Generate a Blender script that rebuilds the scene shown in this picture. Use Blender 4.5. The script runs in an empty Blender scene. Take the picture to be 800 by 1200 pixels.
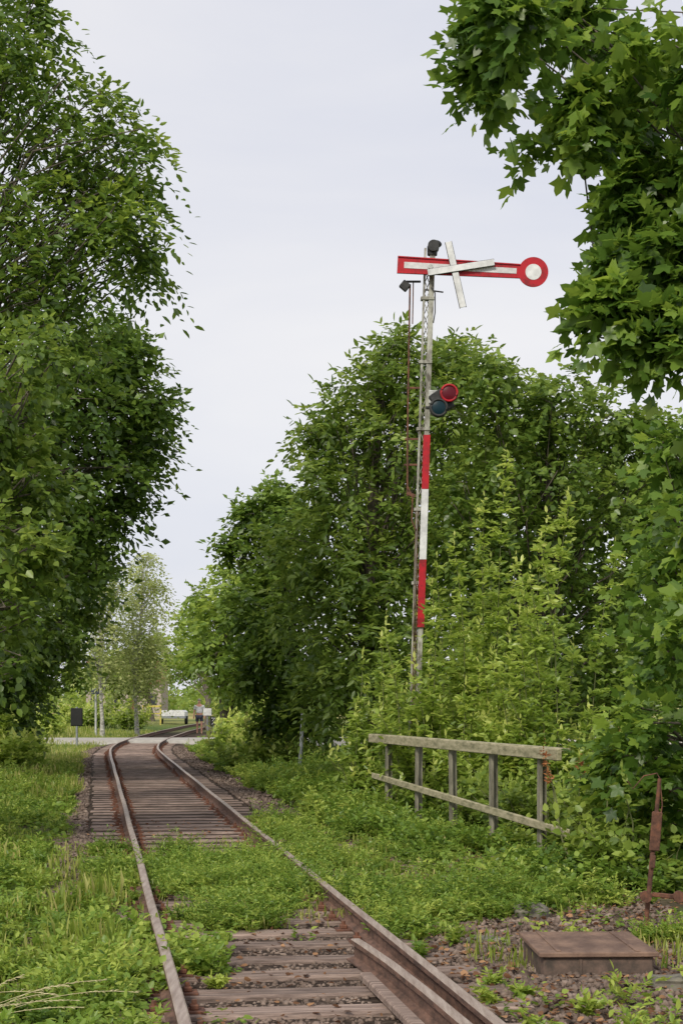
import bpy, math, numpy as np
from mathutils import Vector, Matrix
rng=np.random.default_rng(7)
scene=bpy.context.scene
CAMZ=1.56; F=2000.0
def at(px,py,D): return np.array([(px-400)*D/F, D, CAMZ+(820-py)*D/F])
# ------------------------------------------------------------------ materials
def newmat(name):
    m=bpy.data.materials.new(name); m.use_nodes=True
    nt=m.node_tree; b=nt.nodes["Principled BSDF"]; return m,nt,b
def mat(name,c1,c2=None,scale=8,rough=.8,bump=.0,c3=None,detail=6,metal=0,stretch=None,spec=.3,vary=0):
    m,nt,b=newmat(name); N=nt.nodes; L=nt.links
    b.inputs["Roughness"].default_value=rough; b.inputs["Metallic"].default_value=metal
    b.inputs["Specular IOR Level"].default_value=spec
    c2=c2 or tuple(x*.7 for x in c1)
    tc=N.new("ShaderNodeTexCoord"); mp=N.new("ShaderNodeMapping"); L.new(tc.outputs["Object"],mp.inputs[0])
    if stretch: mp.inputs["Scale"].default_value=stretch
    nz=N.new("ShaderNodeTexNoise"); nz.inputs["Scale"].default_value=scale; nz.inputs["Detail"].default_value=detail
    nz.inputs["Roughness"].default_value=.65
    L.new(mp.outputs[0],nz.inputs["Vector"])
    r=N.new("ShaderNodeValToRGB"); L.new(nz.outputs["Fac"],r.inputs[0])
    r.color_ramp.elements[0].position=.36; r.color_ramp.elements[0].color=(*c2,1)
    r.color_ramp.elements[1].position=.64; r.color_ramp.elements[1].color=(*c1,1)
    if c3:
        e=r.color_ramp.elements.new(.5); e.color=(*c3,1)
    out=r.outputs[0]
    if vary:
        oi=N.new("ShaderNodeObjectInfo"); mr=N.new("ShaderNodeMapRange"); mr.inputs[3].default_value=1-vary; mr.inputs[4].default_value=1+vary*.6; L.new(oi.outputs["Random"],mr.inputs[0])
        L.new(oi.outputs["Random"],mp.inputs["Location"])
        h=N.new("ShaderNodeHueSaturation"); L.new(mr.outputs[0],h.inputs["Value"]); L.new(out,h.inputs["Color"]); out=h.outputs[0]
    L.new(out,b.inputs["Base Color"])
    if bump:
        bp=N.new("ShaderNodeBump"); bp.inputs["Strength"].default_value=bump; bp.inputs["Distance"].default_value=.02
        L.new(nz.outputs["Fac"],bp.inputs["Height"]); L.new(bp.outputs[0],b.inputs["Normal"])
    return m
def leafmat(name,dark,mid,light,trans=.3,gl=.04,warm=(1.14,1.06,1)):
    m,nt,b=newmat(name); N=nt.nodes; L=nt.links; N.remove(b)
    dark,mid,light=[tuple(c*w for c,w in zip(k,warm)) for k in(dark,mid,light)]
    at_=N.new("ShaderNodeAttribute"); at_.attribute_name="tint"
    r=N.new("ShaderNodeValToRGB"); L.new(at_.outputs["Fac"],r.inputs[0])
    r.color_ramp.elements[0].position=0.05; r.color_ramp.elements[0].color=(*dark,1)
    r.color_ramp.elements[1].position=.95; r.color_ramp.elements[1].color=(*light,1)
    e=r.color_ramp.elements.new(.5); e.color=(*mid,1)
    d=N.new("ShaderNodeBsdfDiffuse"); L.new(r.outputs[0],d.inputs[0])
    t=N.new("ShaderNodeBsdfTranslucent"); h=N.new("ShaderNodeHueSaturation"); h.inputs["Value"].default_value=1.7; h.inputs["Hue"].default_value=.485
    L.new(r.outputs[0],h.inputs["Color"]); L.new(h.outputs[0],t.inputs[0])
    mx=N.new("ShaderNodeMixShader"); mx.inputs[0].default_value=trans
    L.new(d.outputs[0],mx.inputs[1]); L.new(t.outputs[0],mx.inputs[2])
    g=N.new("ShaderNodeBsdfGlossy"); g.inputs["Roughness"].default_value=.42
    m2=N.new("ShaderNodeMixShader"); m2.inputs[0].default_value=gl; L.new(mx.outputs[0],m2.inputs[1]); L.new(g.outputs[0],m2.inputs[2])
    L.new(m2.outputs[0],N["Material Output"].inputs[0]); return m
M={}
M['bark']=mat("bark",(.18,.15,.12),(.07,.06,.05),6,.9,.6,stretch=(3,3,.6))
M['birchbark']=mat("birch_bark",(.62,.6,.55),(.18,.17,.15),5,.8,.2,stretch=(1,1,4))
M['stem']=mat("green_stem",(.16,.17,.07),(.1,.11,.045),6,.7)
M['L_ash']=leafmat("ash_leaf",(.037,.08,.014),(.095,.18,.026),(.26,.38,.06),.4)
M['L_lime']=leafmat("dark_leaf",(.027,.062,.012),(.073,.145,.021),(.18,.29,.048),.36)
M['L_mid']=leafmat("green_leaf",(.055,.11,.018),(.135,.225,.036),(.3,.41,.085),.4)
M['L_deep']=leafmat("deep_green_leaf",(.045,.095,.018),(.115,.2,.034),(.25,.36,.07),.4)
M['L_light']=leafmat("light_leaf",(.12,.21,.035),(.28,.4,.075),(.5,.58,.17),.45)
M['L_maple']=leafmat("maple_leaf",(.035,.09,.014),(.09,.18,.024),(.25,.38,.055),.45,.04)
M['L_birch']=leafmat("birch_leaf",(.18,.25,.08),(.32,.39,.15),(.48,.53,.26),.4,.03)
M['L_field']=leafmat("meadow_leaf",(.06,.125,.018),(.14,.245,.034),(.34,.44,.09),.36,.03)
M['L_grass']=leafmat("grass_blade",(.08,.14,.018),(.19,.27,.04),(.48,.47,.19),.38,.03)
M['L_dry']=leafmat("dry_leaf",(.08,.04,.02),(.2,.11,.06),(.36,.22,.12),.2,.02)
M['L_red']=leafmat("withered_leaf",(.15,.05,.025),(.3,.12,.055),(.4,.22,.09),.3,.02)
M['straw']=mat("straw",(.55,.5,.3),(.42,.37,.2),20,.8)
M['rust']=mat("rusty_steel",(.2,.085,.05),(.07,.036,.027),14,.85,.3,c3=(.13,.063,.043))
M['railside']=mat("rail_rust",(.2,.115,.085),(.08,.05,.04),20,.85,.3,stretch=(1,.3,1))
M['railtop']=mat("rail_head_steel",(.5,.41,.35),(.3,.22,.18),16,.45,.05,metal=.35,stretch=(2,.15,1),spec=.5)
M['sleeper']=mat("sleeper_wood",(.38,.285,.24),(.13,.095,.08),9,.9,.9,c3=(.25,.185,.155),stretch=(.35,5,2),vary=.25)
M['fence']=mat("weathered_rail",(.45,.4,.28),(.19,.18,.11),9,.9,.5,c3=(.34,.31,.2),stretch=(1,.5,2))
M['fencepost']=mat("weathered_post",(.29,.27,.21),(.13,.12,.09),9,.9,.35,stretch=(1,1,.4))
M['concrete']=mat("concrete",(.24,.22,.18),(.1,.095,.075),7,.95,.4)
M['mastgrey']=mat("mast_grey",(.46,.46,.4),(.11,.1,.08),9,.7,.15,c3=(.3,.29,.25),stretch=(1,1,.5))
M['darkmetal']=mat("dark_metal",(.05,.05,.05),(.02,.02,.02),12,.6,.1)
M['white']=mat("white_enamel",(.74,.74,.74),(.5,.5,.5),6,.45,0)
M['stripe']=mat("dulled_white_enamel",(.7,.69,.69),(.5,.49,.49),8,.5,0)
M['offwhite']=mat("weathered_white",(.6,.61,.6),(.33,.33,.31),9,.6,.1)
M['red']=mat("red_enamel",(.45,.01,.02),(.22,.014,.018),9,.45,0,c3=(.39,.011,.02))
M['grey']=mat("galvanised_grey",(.27,.29,.31),(.17,.18,.19),10,.55,.1)
M['boxside']=mat("box_side",(.17,.115,.09),(.07,.055,.045),10,.8,.2)
M['black']=mat("black_board",(.012,.012,.013),(.02,.02,.02),5,.5)
M['blue']=mat("blue_sign",(.06,.08,.13),(.05,.06,.1),5,.5)
M['yellow']=mat("yellow_paint",(.6,.5,.1),(.45,.36,.08),5,.5)
M['stone']=mat("ballast_stone",(.3,.23,.19),(.085,.062,.05),5,.95,.3,c3=(.17,.125,.1))
M['lid']=mat("rusty_lid",(.25,.16,.115),(.12,.075,.058),6,.85,.6,c3=(.18,.115,.085),stretch=(1,.5,1))
M['road']=mat("pale_gravel",(.42,.4,.36),(.3,.28,.25),3,.95,.2)
M['brick']=mat("wall_plaster",(.4,.34,.3),(.32,.27,.24),2,.9)
M['roof']=mat("clay_tiles",(.26,.1,.07),(.16,.065,.05),5,.85,.3)
M['glass']=mat("dark_window",(.03,.035,.04),(.02,.02,.03),3,.1,spec=.6)
M['tyre']=mat("tyre",(.02,.02,.02),(.03,.03,.03),6,.9)
def lens(name,col):
    m,nt,b=newmat(name); N=nt.nodes;L=nt.links
    lw=N.new("ShaderNodeLayerWeight"); lw.inputs[0].default_value=.4
    r=N.new("ShaderNodeValToRGB"); r.color_ramp.elements[0].color=(*col,1); r.color_ramp.elements[1].color=(*[c*.5+.01 for c in col],1)
    L.new(lw.outputs["Facing"],r.inputs[0]); L.new(r.outputs[0],b.inputs["Base Color"])
    b.inputs["Roughness"].default_value=.3; b.inputs["Specular IOR Level"].default_value=.25; return m
M['redlens']=lens("red_glass",(.1,.004,.012)); M['bluelens']=lens("teal_glass",(.003,.022,.032))
M['skin']=mat("skin",(.55,.3,.22),(.46,.24,.17),20,.6); M['shirt']=mat("shirt_cloth",(.68,.68,.68),(.55,.56,.57),12,.9)
M['shorts']=mat("dark_cloth",(.08,.085,.12),(.05,.05,.08),12,.9); M['hair']=mat("grey_hair",(.3,.27,.24),(.2,.18,.16),40,.9)
# ------------------------------------------------------------------ mesh helpers
class MB:
    def __init__(s): s.v=[];s.f=[];s.m=[];s.sm=[]
    def add(s,v,f,mi=0,smooth=False):
        o=len(s.v); s.v+= [tuple(float(c) for c in p) for p in v]
        s.f+= [tuple(i+o for i in q) for q in f]; s.m+=[mi]*len(f); s.sm+=[smooth]*len(f); return s
    def box(s,c,d,R=None,mi=0,bev=0.0):
        x,y,z=[k/2 for k in d]; b=min(bev,x*.9,y*.9,z*.9)
        if b<=0:
            v=[(a*x,e*y,g*z) for a in(-1,1) for e in(-1,1) for g in(-1,1)]
            f=[(0,1,3,2),(4,6,7,5),(0,4,5,1),(2,3,7,6),(0,2,6,4),(1,5,7,3)]
        else:
            v=[];f=[];idx={}
            for a in(-1,1):
                for e in(-1,1):
                    for g in(-1,1):
                        for ax in range(3):
                            p=[a*(x-b),e*(y-b),g*(z-b)]; p[ax]=(a,e,g)[ax]*(x,y,z)[ax]
                            idx[(a,e,g,ax)]=len(v); v.append(p)
                        f.append((idx[(a,e,g,0)],idx[(a,e,g,1)],idx[(a,e,g,2)]))
            for ax in range(3):
                o1,o2=[k for k in range(3) if k!=ax]
                for sg in(-1,1):
                    q=[]
                    for p1,p2 in((-1,-1),(1,-1),(1,1),(-1,1)):
                        k=[0,0,0];k[ax]=sg;k[o1]=p1;k[o2]=p2;q.append(idx[(*k,ax)])
                    f.append(tuple(q))
                for p1 in(-1,1):
                    for p2 in(-1,1):
                        q=[]
                        for sg,nx in((-1,o1),(1,o1),(1,o2),(-1,o2)):
                            k=[0,0,0];k[ax]=sg;k[o1]=p1;k[o2]=p2;q.append(idx[(*k,nx)])
                        f.append(tuple(q))
        v=np.array(v,float)
        if R is not None: v=v@np.array(R).T
        return s.add(v+np.array(c),f,mi)
    def tube(s,pts,rad,n=8,mi=0,cap=True,smooth=True):
        pts=np.array(pts,float); k=len(pts)
        if np.isscalar(rad): rad=[rad]*k
        v=[];f=[]
        for i in range(k):
            t=pts[min(i+1,k-1)]-pts[max(i-1,0)]; t=t/(np.linalg.norm(t)+1e-9)
            a=np.cross(t,(0,0,1) if abs(t[2])<.9 else (1,0,0)); a/=np.linalg.norm(a); b=np.cross(t,a)
            for j in range(n):
                w=2*math.pi*j/n; v.append(pts[i]+rad[i]*(math.cos(w)*a+math.sin(w)*b))
        for i in range(k-1):
            for j in range(n):
                f.append((i*n+j,i*n+(j+1)%n,(i+1)*n+(j+1)%n,(i+1)*n+j))
        s.add(v,f,mi,smooth)
        if cap: s.add(v[:n],[tuple(range(n))],mi); s.add(v[-n:],[tuple(range(n))],mi)
        return s
    def prism(s,poly,y0,y1,mi=0,frame=None):
        n=len(poly); v=[(p[0],y0,p[1]) for p in poly]+[(p[0],y1,p[1]) for p in poly]
        f=[tuple(range(n)),tuple(range(2*n-1,n-1,-1))]+[(i,i+n,(i+1)%n+n,(i+1)%n) for i in range(n)]
        v=np.array(v,float)
        if frame is not None: v=v@np.array(frame[1]).T+np.array(frame[0])
        return s.add(v,f,mi)
    def sphere(s,c,r,n=12,mi=0):
        v=[];f=[];c=np.array(c);r=np.array(r)*np.ones(3)
        for i in range(n+1):
            th=math.pi*i/n
            for j in range(n): v.append(c+r*np.array([math.sin(th)*math.cos(2*math.pi*j/n),math.sin(th)*math.sin(2*math.pi*j/n),math.cos(th)]))
        for i in range(n):
            for j in range(n): f.append((i*n+j,i*n+(j+1)%n,(i+1)*n+(j+1)%n,(i+1)*n+j))
        return s.add(v,f,mi,True)
    def obj(s,name,mats,parent=None,origin=(0,0,0),label=None,cat=None,**kw):
        me=bpy.data.meshes.new(name); o3=np.array(origin,float)
        me.from_pydata([tuple(np.array(p)-o3) for p in s.v],[],s.f)
        for m in (mats if isinstance(mats,(list,tuple)) else [mats]): me.materials.append(M[m])
        me.polygons.foreach_set("material_index",s.m); me.polygons.foreach_set("use_smooth",s.sm); me.update()
        ob=bpy.data.objects.new(name,me); scene.collection.objects.link(ob)
        if parent: ob.parent=parent
        else: ob.location=o3
        tag(ob,label,cat,**kw); return ob
def tag(ob,label=None,cat=None,**kw):
    if label: ob["label"]=label
    if cat: ob["category"]=cat
    for k,v in kw.items(): ob[k]=v
def empty(name,loc,label,cat,**kw):
    e=bpy.data.objects.new(name,None); e.location=tuple(float(a) for a in loc); e.empty_display_size=.2
    scene.collection.objects.link(e); tag(e,label,cat,**kw); return e
def rotx(a): c,s=math.cos(a),math.sin(a); return np.array([[1,0,0],[0,c,-s],[0,s,c]])
def roty(a): c,s=math.cos(a),math.sin(a); return np.array([[c,0,s],[0,1,0],[-s,0,c]])
def rotz(a): c,s=math.cos(a),math.sin(a); return np.array([[c,-s,0],[s,c,0],[0,0,1]])
def unit(a): return a/(np.linalg.norm(a,axis=-1,keepdims=True)+1e-9)
def noise2(x,y,f=1.0,s=0):
    x=np.asarray(x)*f+s*13.7; y=np.asarray(y)*f-s*7.3
    n=np.sin(x*1.3+1.7*np.sin(y*.9+.5))+np.sin(y*1.7+1.3*np.sin(x*1.1+2))+.6*np.sin(x*3.1+y*2.3+np.sin(x*2.))+.5*np.sin(y*4.3-x*3.7+1.)+.35*np.sin(x*7.9+2*np.sin(y*5.))
    return n/3.45
# ------------------------------------------------------------------ leaves
T_OVAL=(np.array([[0,0,0],[.3,.2,.05],[.3,-.2,.05],[.68,.17,.03],[.68,-.17,.03],[1,0,-.08]]),[[0,2,4],[0,4,5],[0,5,3],[0,3,1]])
T_BROAD=(np.array([[0,0,0],[.28,.36,.06],[.28,-.36,.06],[.65,.3,.03],[.65,-.3,.03],[1,0,-.1]]),[[0,2,4],[0,4,5],[0,5,3],[0,3,1]])
T_DIA=(np.array([[0,0,0],[.45,.3,.06],[.45,-.3,.06],[1,0,-.06]]),[[0,2,3],[0,3,1]])
ang=[180,152,128,103,72,46,22,0]; rr=[.22,.47,.33,.36,.62,.34,.5,.7]
pts=[(.4+r*math.cos(math.radians(a)),r*math.sin(math.radians(a)),.07*(r>.45)*-1) for a,r in zip(ang,rr)]
pts+= [(p[0],-p[1],p[2]) for p in pts[-2:0:-1]]
T_MAPLE=(np.array([[.4,0,-.03]]+pts),[[0,i+1,(i+1)%14+1] for i in range(14)])
class LV:
    def __init__(s): s.P=[];s.A=[];s.N=[];s.S=[];s.T=[]
    def raw(s,P,A,N,S,T):
        s.P.append(P.reshape(-1,3));s.A.append(A.reshape(-1,3));s.N.append(N.reshape(-1,3));s.S.append(S.ravel());s.T.append(T.ravel())
    def emit(s,Pb,T,ln,L,ls,droop=.3,up=1.0,tint=None,tj=.12,ja=.3,jn=.5,hang=.25,outn=None):
        n=len(Pb); k=((np.arange(L)+.6)/L)[None,:]
        ln=np.broadcast_to(ln,(n,))[:,None]
        P=Pb[:,None,:]+T[:,None,:]*(ln*k)[...,None]; P[...,2]-=droop*ln*k*k
        side=unit(np.cross(T,np.array([0,0,1.])))[:,None,:]; sg=np.where(np.arange(L)%2==0,1,-1)[None,:,None]
        A=T[:,None,:]*.5+side*sg*.85+rng.normal(0,ja,(n,L,3)); A[...,2]-=hang; A[:,-1]=T+rng.normal(0,.15,(n,3))
        A=unit(A); N=rng.normal(0,jn,(n,L,3)); N[...,2]+=up
        if outn is not None: N+=outn[:,None,:]
        S=ls*rng.uniform(.65,1.3,(n,L))
        tt=(tint if tint is not None else np.full(n,.5))[:,None]+rng.normal(0,tj,(n,L))
        s.raw(P,A,N,S,tt)
    def build(s,name,tpl,m,parent=None,origin=(0,0,0),label=None,cat=None,**kw):
        P=np.concatenate(s.P)-np.array(origin);A=np.concatenate(s.A);N=np.concatenate(s.N);S=np.concatenate(s.S);T=np.clip(np.concatenate(s.T),0,1)
        N=N-(N*A).sum(1,keepdims=True)*A; N=unit(N); B=np.cross(N,A)
        tv,tf=tpl; tf=np.array(tf); k=len(tv); n=len(P); m_=tf.shape[1]
        V=P[:,None,:]+S[:,None,None]*(tv[None,:,0:1]*A[:,None,:]+tv[None,:,1:2]*B[:,None,:]+tv[None,:,2:3]*N[:,None,:])
        Fi=(np.arange(n)[:,None,None]*k+tf[None]).reshape(-1)
        me=bpy.data.meshes.new(name); me.vertices.add(n*k); me.vertices.foreach_set("co",V.astype(np.float32).ravel())
        me.loops.add(len(Fi)); me.loops.foreach_set("vertex_index",Fi.astype(np.int32))
        me.polygons.add(len(Fi)//m_); me.polygons.foreach_set("loop_start",np.arange(0,len(Fi),m_,dtype=np.int32))
        a=me.attributes.new("tint",'FLOAT','POINT'); a.data.foreach_set("value",np.repeat(T,k).astype(np.float32))
        me.materials.append(M[m]); me.update(calc_edges=True)
        ob=bpy.data.objects.new(name,me); scene.collection.objects.link(ob)
        if parent: ob.parent=parent
        else: ob.location=tuple(float(c) for c in origin)
        tag(ob,label,cat,**kw); return ob
# ------------------------------------------------------------------ track geometry
cy=np.array([-40,8.2,30,50,56,62.4,70,84,104,125,160,220]); cx=np.array([.01+.144*48.2,.01,-3.13,-6.01,-6.8,-7.4,-7.85,-8.35,-8.75,-8.6,-6,0])
yy=np.arange(-40,220,.5); xx=np.interp(yy,cy,cx); ker=np.hanning(15); ker/=ker.sum()
xs=np.convolve(np.pad(xx,7,'reflect',reflect_type='odd'),ker,'valid')
def cen(y): return np.interp(y,yy,xs)
def smooth(a,b,x): t=np.clip((x-a)/(b-a),0,1); return t*t*(3-2*t)
def gh(x,y):
    x=np.asarray(x,float);y=np.asarray(y,float); u=x-cen(np.clip(y,-40,219))
    near=1-smooth(45,75,y)
    h=-.2+.06*noise2(x,y,.5)+.02*noise2(x,y,2.5,3)*(np.abs(u)>1.3)
    tb=-.182+.021*smooth(10,30,y)+.006*noise2(x,y,3)*(1-smooth(15,30,y)*.8); w=smooth(1.25,1.7,np.abs(u)); h=tb*(1-w)+h*w
    h+=smooth(2.2,7,-u)*.35*near
    h-=smooth(3.7,6.5,u)*.8*near*smooth(2,14,y)
    h+=smooth(300,1500,y)*6*(0.6+.4*noise2(x,y,.004))
    return h
# ground
gx=np.concatenate([-np.geomspace(2500,14,40),np.arange(-13.5,8,.18),np.geomspace(8.2,2500,40)])
gy=np.concatenate([[-60,-30,-12,-4],np.arange(0,32,.2),np.arange(32,90,.6),np.geomspace(91,4000,50)])
X,Y=np.meshgrid(gx,gy); Z=gh(X,Y); nx,ny=len(gx),len(gy)
me=bpy.data.meshes.new("ground"); V=np.stack([X,Y,Z],-1).reshape(-1,3)
ii=(np.arange(ny-1)[:,None]*nx+np.arange(nx-1)[None]).ravel(); q=np.stack([ii,ii+1,ii+nx+1,ii+nx],1)
me.vertices.add(len(V)); me.vertices.foreach_set("co",V.astype(np.float32).ravel()); me.loops.add(q.size); me.loops.foreach_set("vertex_index",q.ravel().astype(np.int32))
me.polygons.add(len(q)); me.polygons.foreach_set("loop_start",np.arange(0,q.size,4,dtype=np.int32))
U=(X-cen(np.clip(Y,-40,219))).ravel(); Yf=Y.ravel(); Xf=X.ravel()
gr=1-smooth(-2.0,-1.3,U)*(1-smooth(2.8,4.2,U)); gr=np.maximum(gr,smooth(80,110,Yf)); gr=gr*(1-.8*smooth(.1,.5,noise2(Xf,Yf,1.1,21))*(Yf<60)*(np.abs(U)<7))
a=me.attributes.new("grassy",'FLOAT','POINT'); a.data.foreach_set("value",gr.astype(np.float32))
a=me.attributes.new("trackbed",'FLOAT','POINT'); a.data.foreach_set("value",((1-smooth(1.2,1.6,np.abs(U)))*(Yf<90)).astype(np.float32))
me.update(calc_edges=True); me.polygons.foreach_set("use_smooth",[True]*len(q))
m,nt,b=newmat("ground_soil"); N=nt.nodes;L=nt.links
tc=N.new("ShaderNodeTexCoord")
def nz(sc,det=8):
    n=N.new("ShaderNodeTexNoise"); n.inputs["Scale"].default_value=sc; n.inputs["Detail"].default_value=det; L.new(tc.outputs["Object"],n.inputs["Vector"]); return n
def ramp(src,st):
    r=N.new("ShaderNodeValToRGB"); L.new(src,r.inputs[0]); els=r.color_ramp.elements
    els[0].position,els[0].color=st[0][0],(*st[0][1],1); els[1].position,els[1].color=st[-1][0],(*st[-1][1],1)
    for p,c in st[1:-1]: e=els.new(p); e.color=(*c,1)
    return r
n1=nz(11,12); n2=nz(.9,8); n3=nz(.012,3)
soil=ramp(n1.outputs["Fac"],[(.3,(.035,.025,.019)),(.5,(.105,.074,.055)),(.7,(.23,.175,.135))])
bed=ramp(n1.outputs["Fac"],[(.3,(.018,.013,.01)),(.5,(.045,.032,.025)),(.7,(.1,.075,.058))])
grs=ramp(n2.outputs["Fac"],[(.3,(.05,.085,.018)),(.55,(.09,.14,.028)),(.75,(.16,.2,.05))])
fld=ramp(n3.outputs["Fac"],[(.4,(.14,.2,.06)),(.5,(.42,.35,.14)),(.62,(.16,.22,.07))])
sp=N.new("ShaderNodeSeparateXYZ"); L.new(tc.outputs["Object"],sp.inputs[0])
mr=N.new("ShaderNodeMapRange"); mr.inputs[1].default_value=110; mr.inputs[2].default_value=170; L.new(sp.outputs["Y"],mr.inputs[0])
mf=N.new("ShaderNodeMix"); mf.data_type='RGBA'; L.new(mr.outputs[0],mf.inputs[0]); L.new(grs.outputs[0],mf.inputs[6]); L.new(fld.outputs[0],mf.inputs[7])
ga=N.new("ShaderNodeAttribute"); ga.attribute_name="grassy"; gb=N.new("ShaderNodeAttribute"); gb.attribute_name="trackbed"
m0=N.new("ShaderNodeMix"); m0.data_type='RGBA'; L.new(gb.outputs["Fac"],m0.inputs[0]); L.new(soil.outputs[0],m0.inputs[6]); L.new(bed.outputs[0],m0.inputs[7])
mg=N.new("ShaderNodeMix"); mg.data_type='RGBA'; L.new(ga.outputs["Fac"],mg.inputs[0]); L.new(m0.outputs[2],mg.inputs[6]); L.new(mf.outputs[2],mg.inputs[7])
L.new(mg.outputs[2],b.inputs["Base Color"]); b.inputs["Roughness"].default_value=.95; b.inputs["Specular IOR Level"].default_value=.1
bp=N.new("ShaderNodeBump"); bp.inputs["Strength"].default_value=.8; bp.inputs["Distance"].default_value=.03; L.new(n1.outputs["Fac"],bp.inputs["Height"]); L.new(bp.outputs[0],b.inputs["Normal"])
me.materials.append(m); g=bpy.data.objects.new("ground",me); scene.collection.objects.link(g); g["kind"]="structure"
# track
tr=empty("railway_track",(cen(8),8,-.2),"rusty single railway track on old timber sleepers, curving away","railway track"); to=np.array(tr.location)
prof=[(-.062,-.14),(.062,-.14),(.062,-.131),(.01,-.115),(.01,-.045),(.032,-.036),(.033,-.006),(.024,0),(-.024,0),(-.033,-.006),(-.032,-.036),(-.01,-.045),(-.01,-.115),(-.062,-.131)]
def sweep(mb,pathx,pathy,prof,zoff=0):
    k=len(prof); t=np.stack([np.gradient(pathx),np.gradient(pathy)],1); t=unit(t); nrm=np.stack([t[:,1],-t[:,0]],1); v=[];
    for i in range(len(pathx)):
        for p in prof: v.append((pathx[i]+nrm[i,0]*p[0],pathy[i]+nrm[i,1]*p[0],p[1]+zoff))
    for j in range(k):
        mi=1 if j in(6,7,8) else 0
        f=[(i*k+j,i*k+(j+1)%k,(i+1)*k+(j+1)%k,(i+1)*k+j) for i in range(len(pathx)-1)]
        if j==0: mb.add(v,f,mi); o=len(mb.v)-len(v)
        else: mb.f+=[tuple(a+o for a in q_) for q_ in f]; mb.m+=[mi]*len(f); mb.sm+=[False]*len(f)
    for e in(0,len(pathx)-1): mb.f.append(tuple(o+e*k+j for j in range(k))); mb.m.append(0); mb.sm.append(False)
py_=np.concatenate([np.arange(2,40,.8),np.arange(40,200,1.0)]); pxx=cen(py_); tt=unit(np.stack([np.gradient(pxx),np.gradient(py_)],1))
for sg in(-1,1):
    mb=MB(); sweep(mb,pxx+tt[:,1]*sg*.7525+.004*np.sin(py_*.8),py_-tt[:,0]*sg*.7525,prof); mb.obj("rail",["railside","railtop"],tr,to)
mb=MB(); gyy=np.array([5.5,7,8.2,9.2,10.2,10.9,11.2]); off=np.array([.655,.65,.645,.635,.61,.575,.555])
sweep(mb,cen(gyy)+off-.04,gyy,prof,-.006); mb.obj("guard_rail",["railside","railtop"],tr,to,label="short rusty check rail beside the running rail")
mb=MB(); mb.box((cen(8.6)+.46,8.6,-.12),(.08,3.6,.05),rotz(.148),0,.01); mb.obj("plank",["sleeper"],tr,to,label="old timber plank beside the check rail")
# sleepers
ys=6.9; smeshes=[]
for k in range(5):
    mb=MB(); w=.24+.02*rng.normal(); mb.box((0,0,-.08),(2.45+.04*rng.normal(),w,.16),rotz(0),0,.014)
    for j in range(3): mb.box((rng.uniform(-.9,.9),rng.uniform(-.07,.07),.001),(rng.uniform(.3,.9),.03,.01),None,0,.004)
    for sg in(-1,1):
        mb.box((sg*.7525,0,.006),(.34,.15,.016),None,1,.003)
        for dx in(-.11,.11):
            mb.box((sg*.7525+dx,.0,.028),(.05,.07,.03),None,1,.006); mb.tube([(sg*.7525+dx,.0,.04),(sg*.7525+dx,0,.068)],.016,6,1)
    me=bpy.data.meshes.new("sleeper"); me.from_pydata(mb.v,[],mb.f); me.materials.append(M['sleeper']); me.materials.append(M['rust']); me.polygons.foreach_set("material_index",mb.m); me.update(); smeshes.append(me)
for i in range(100):
    y=ys+i*.63; ob=bpy.data.objects.new("sleeper",smeshes[i%5]); x=cen(y); d=(cen(y+.5)-cen(y-.5))
    ob.location=(x+.02*rng.normal()-to[0],y+.02*rng.normal()-to[1],-.15-to[2]+.002*rng.normal()); ob.rotation_euler=(0,.002*rng.normal(),-math.atan(d)*-1+.012*rng.normal()+(math.pi if rng.random()<.5 else 0)) if False else (0,.002*rng.normal(),-math.atan(d)+.012*rng.normal()+(math.pi if rng.random()<.5 else 0)); ob.parent=tr; scene.collection.objects.link(ob)
# ballast stones
def stones(n,fy,fu,smin,smax,zoff=.0):
    y=fy(n); u=fu(n); x=cen(y)+u; s=rng.uniform(smin,smax,n)
    tpl=np.array([[1,0,0],[-1,0,0],[0,1,0],[0,-1,0],[0,0,1],[0,0,-1],[.7,.7,.6],[-.7,-.6,.7]],float)
    tf=np.array([[0,6,4],[0,2,6],[2,4,6],[2,1,4],[1,7,4],[1,3,7],[3,4,7],[3,0,4],[2,0,5],[1,2,5],[3,1,5],[0,3,5]])
    V=tpl[None]*(1+rng.normal(0,.22,(n,8,3))); V*=s[:,None,None]*rng.uniform(.6,1.1,(n,1,3))
    a=rng.uniform(0,6.28,n); c,sn=np.cos(a),np.sin(a); vx=V[...,0]*c[:,None]-V[...,1]*sn[:,None]; vy=V[...,0]*sn[:,None]+V[...,1]*c[:,None]
    V=np.stack([vx+x[:,None],vy+y[:,None],V[...,2]*.8+(gh(x,y)+s*.25+zoff)[:,None]],-1)
    return V.reshape(-1,3),(np.arange(n)[:,None,None]*8+tf).reshape(-1,3)
lg=lambda a,b:(lambda n:a*(b/a)**rng.random(n))
def farU(n): return np.where(rng.random(n)<.3,-1.3-.4*rng.random(n),1.3+1.2*rng.random(n)**1.3)
def sidesU(n): return np.where(rng.random(n)<.35,-1.2-.5*rng.random(n),1.2+1.6*rng.random(n)**1.2)
parts=[stones(19000,lg(6.5,19),lambda n:rng.uniform(-1.25,1.25,n),.01,.024,-.006),stones(9000,lg(6.5,22),sidesU,.012,.036,.006),stones(8000,lg(20,62),farU,.02,.045,.006),stones(10000,lg(6.5,22),lambda n:rng.uniform(1.2,3.6,n),.012,.04)]
V=[];Fa=[];o=0
for v,f in parts: V.append(v);Fa.append(f+o);o+=len(v)
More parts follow.
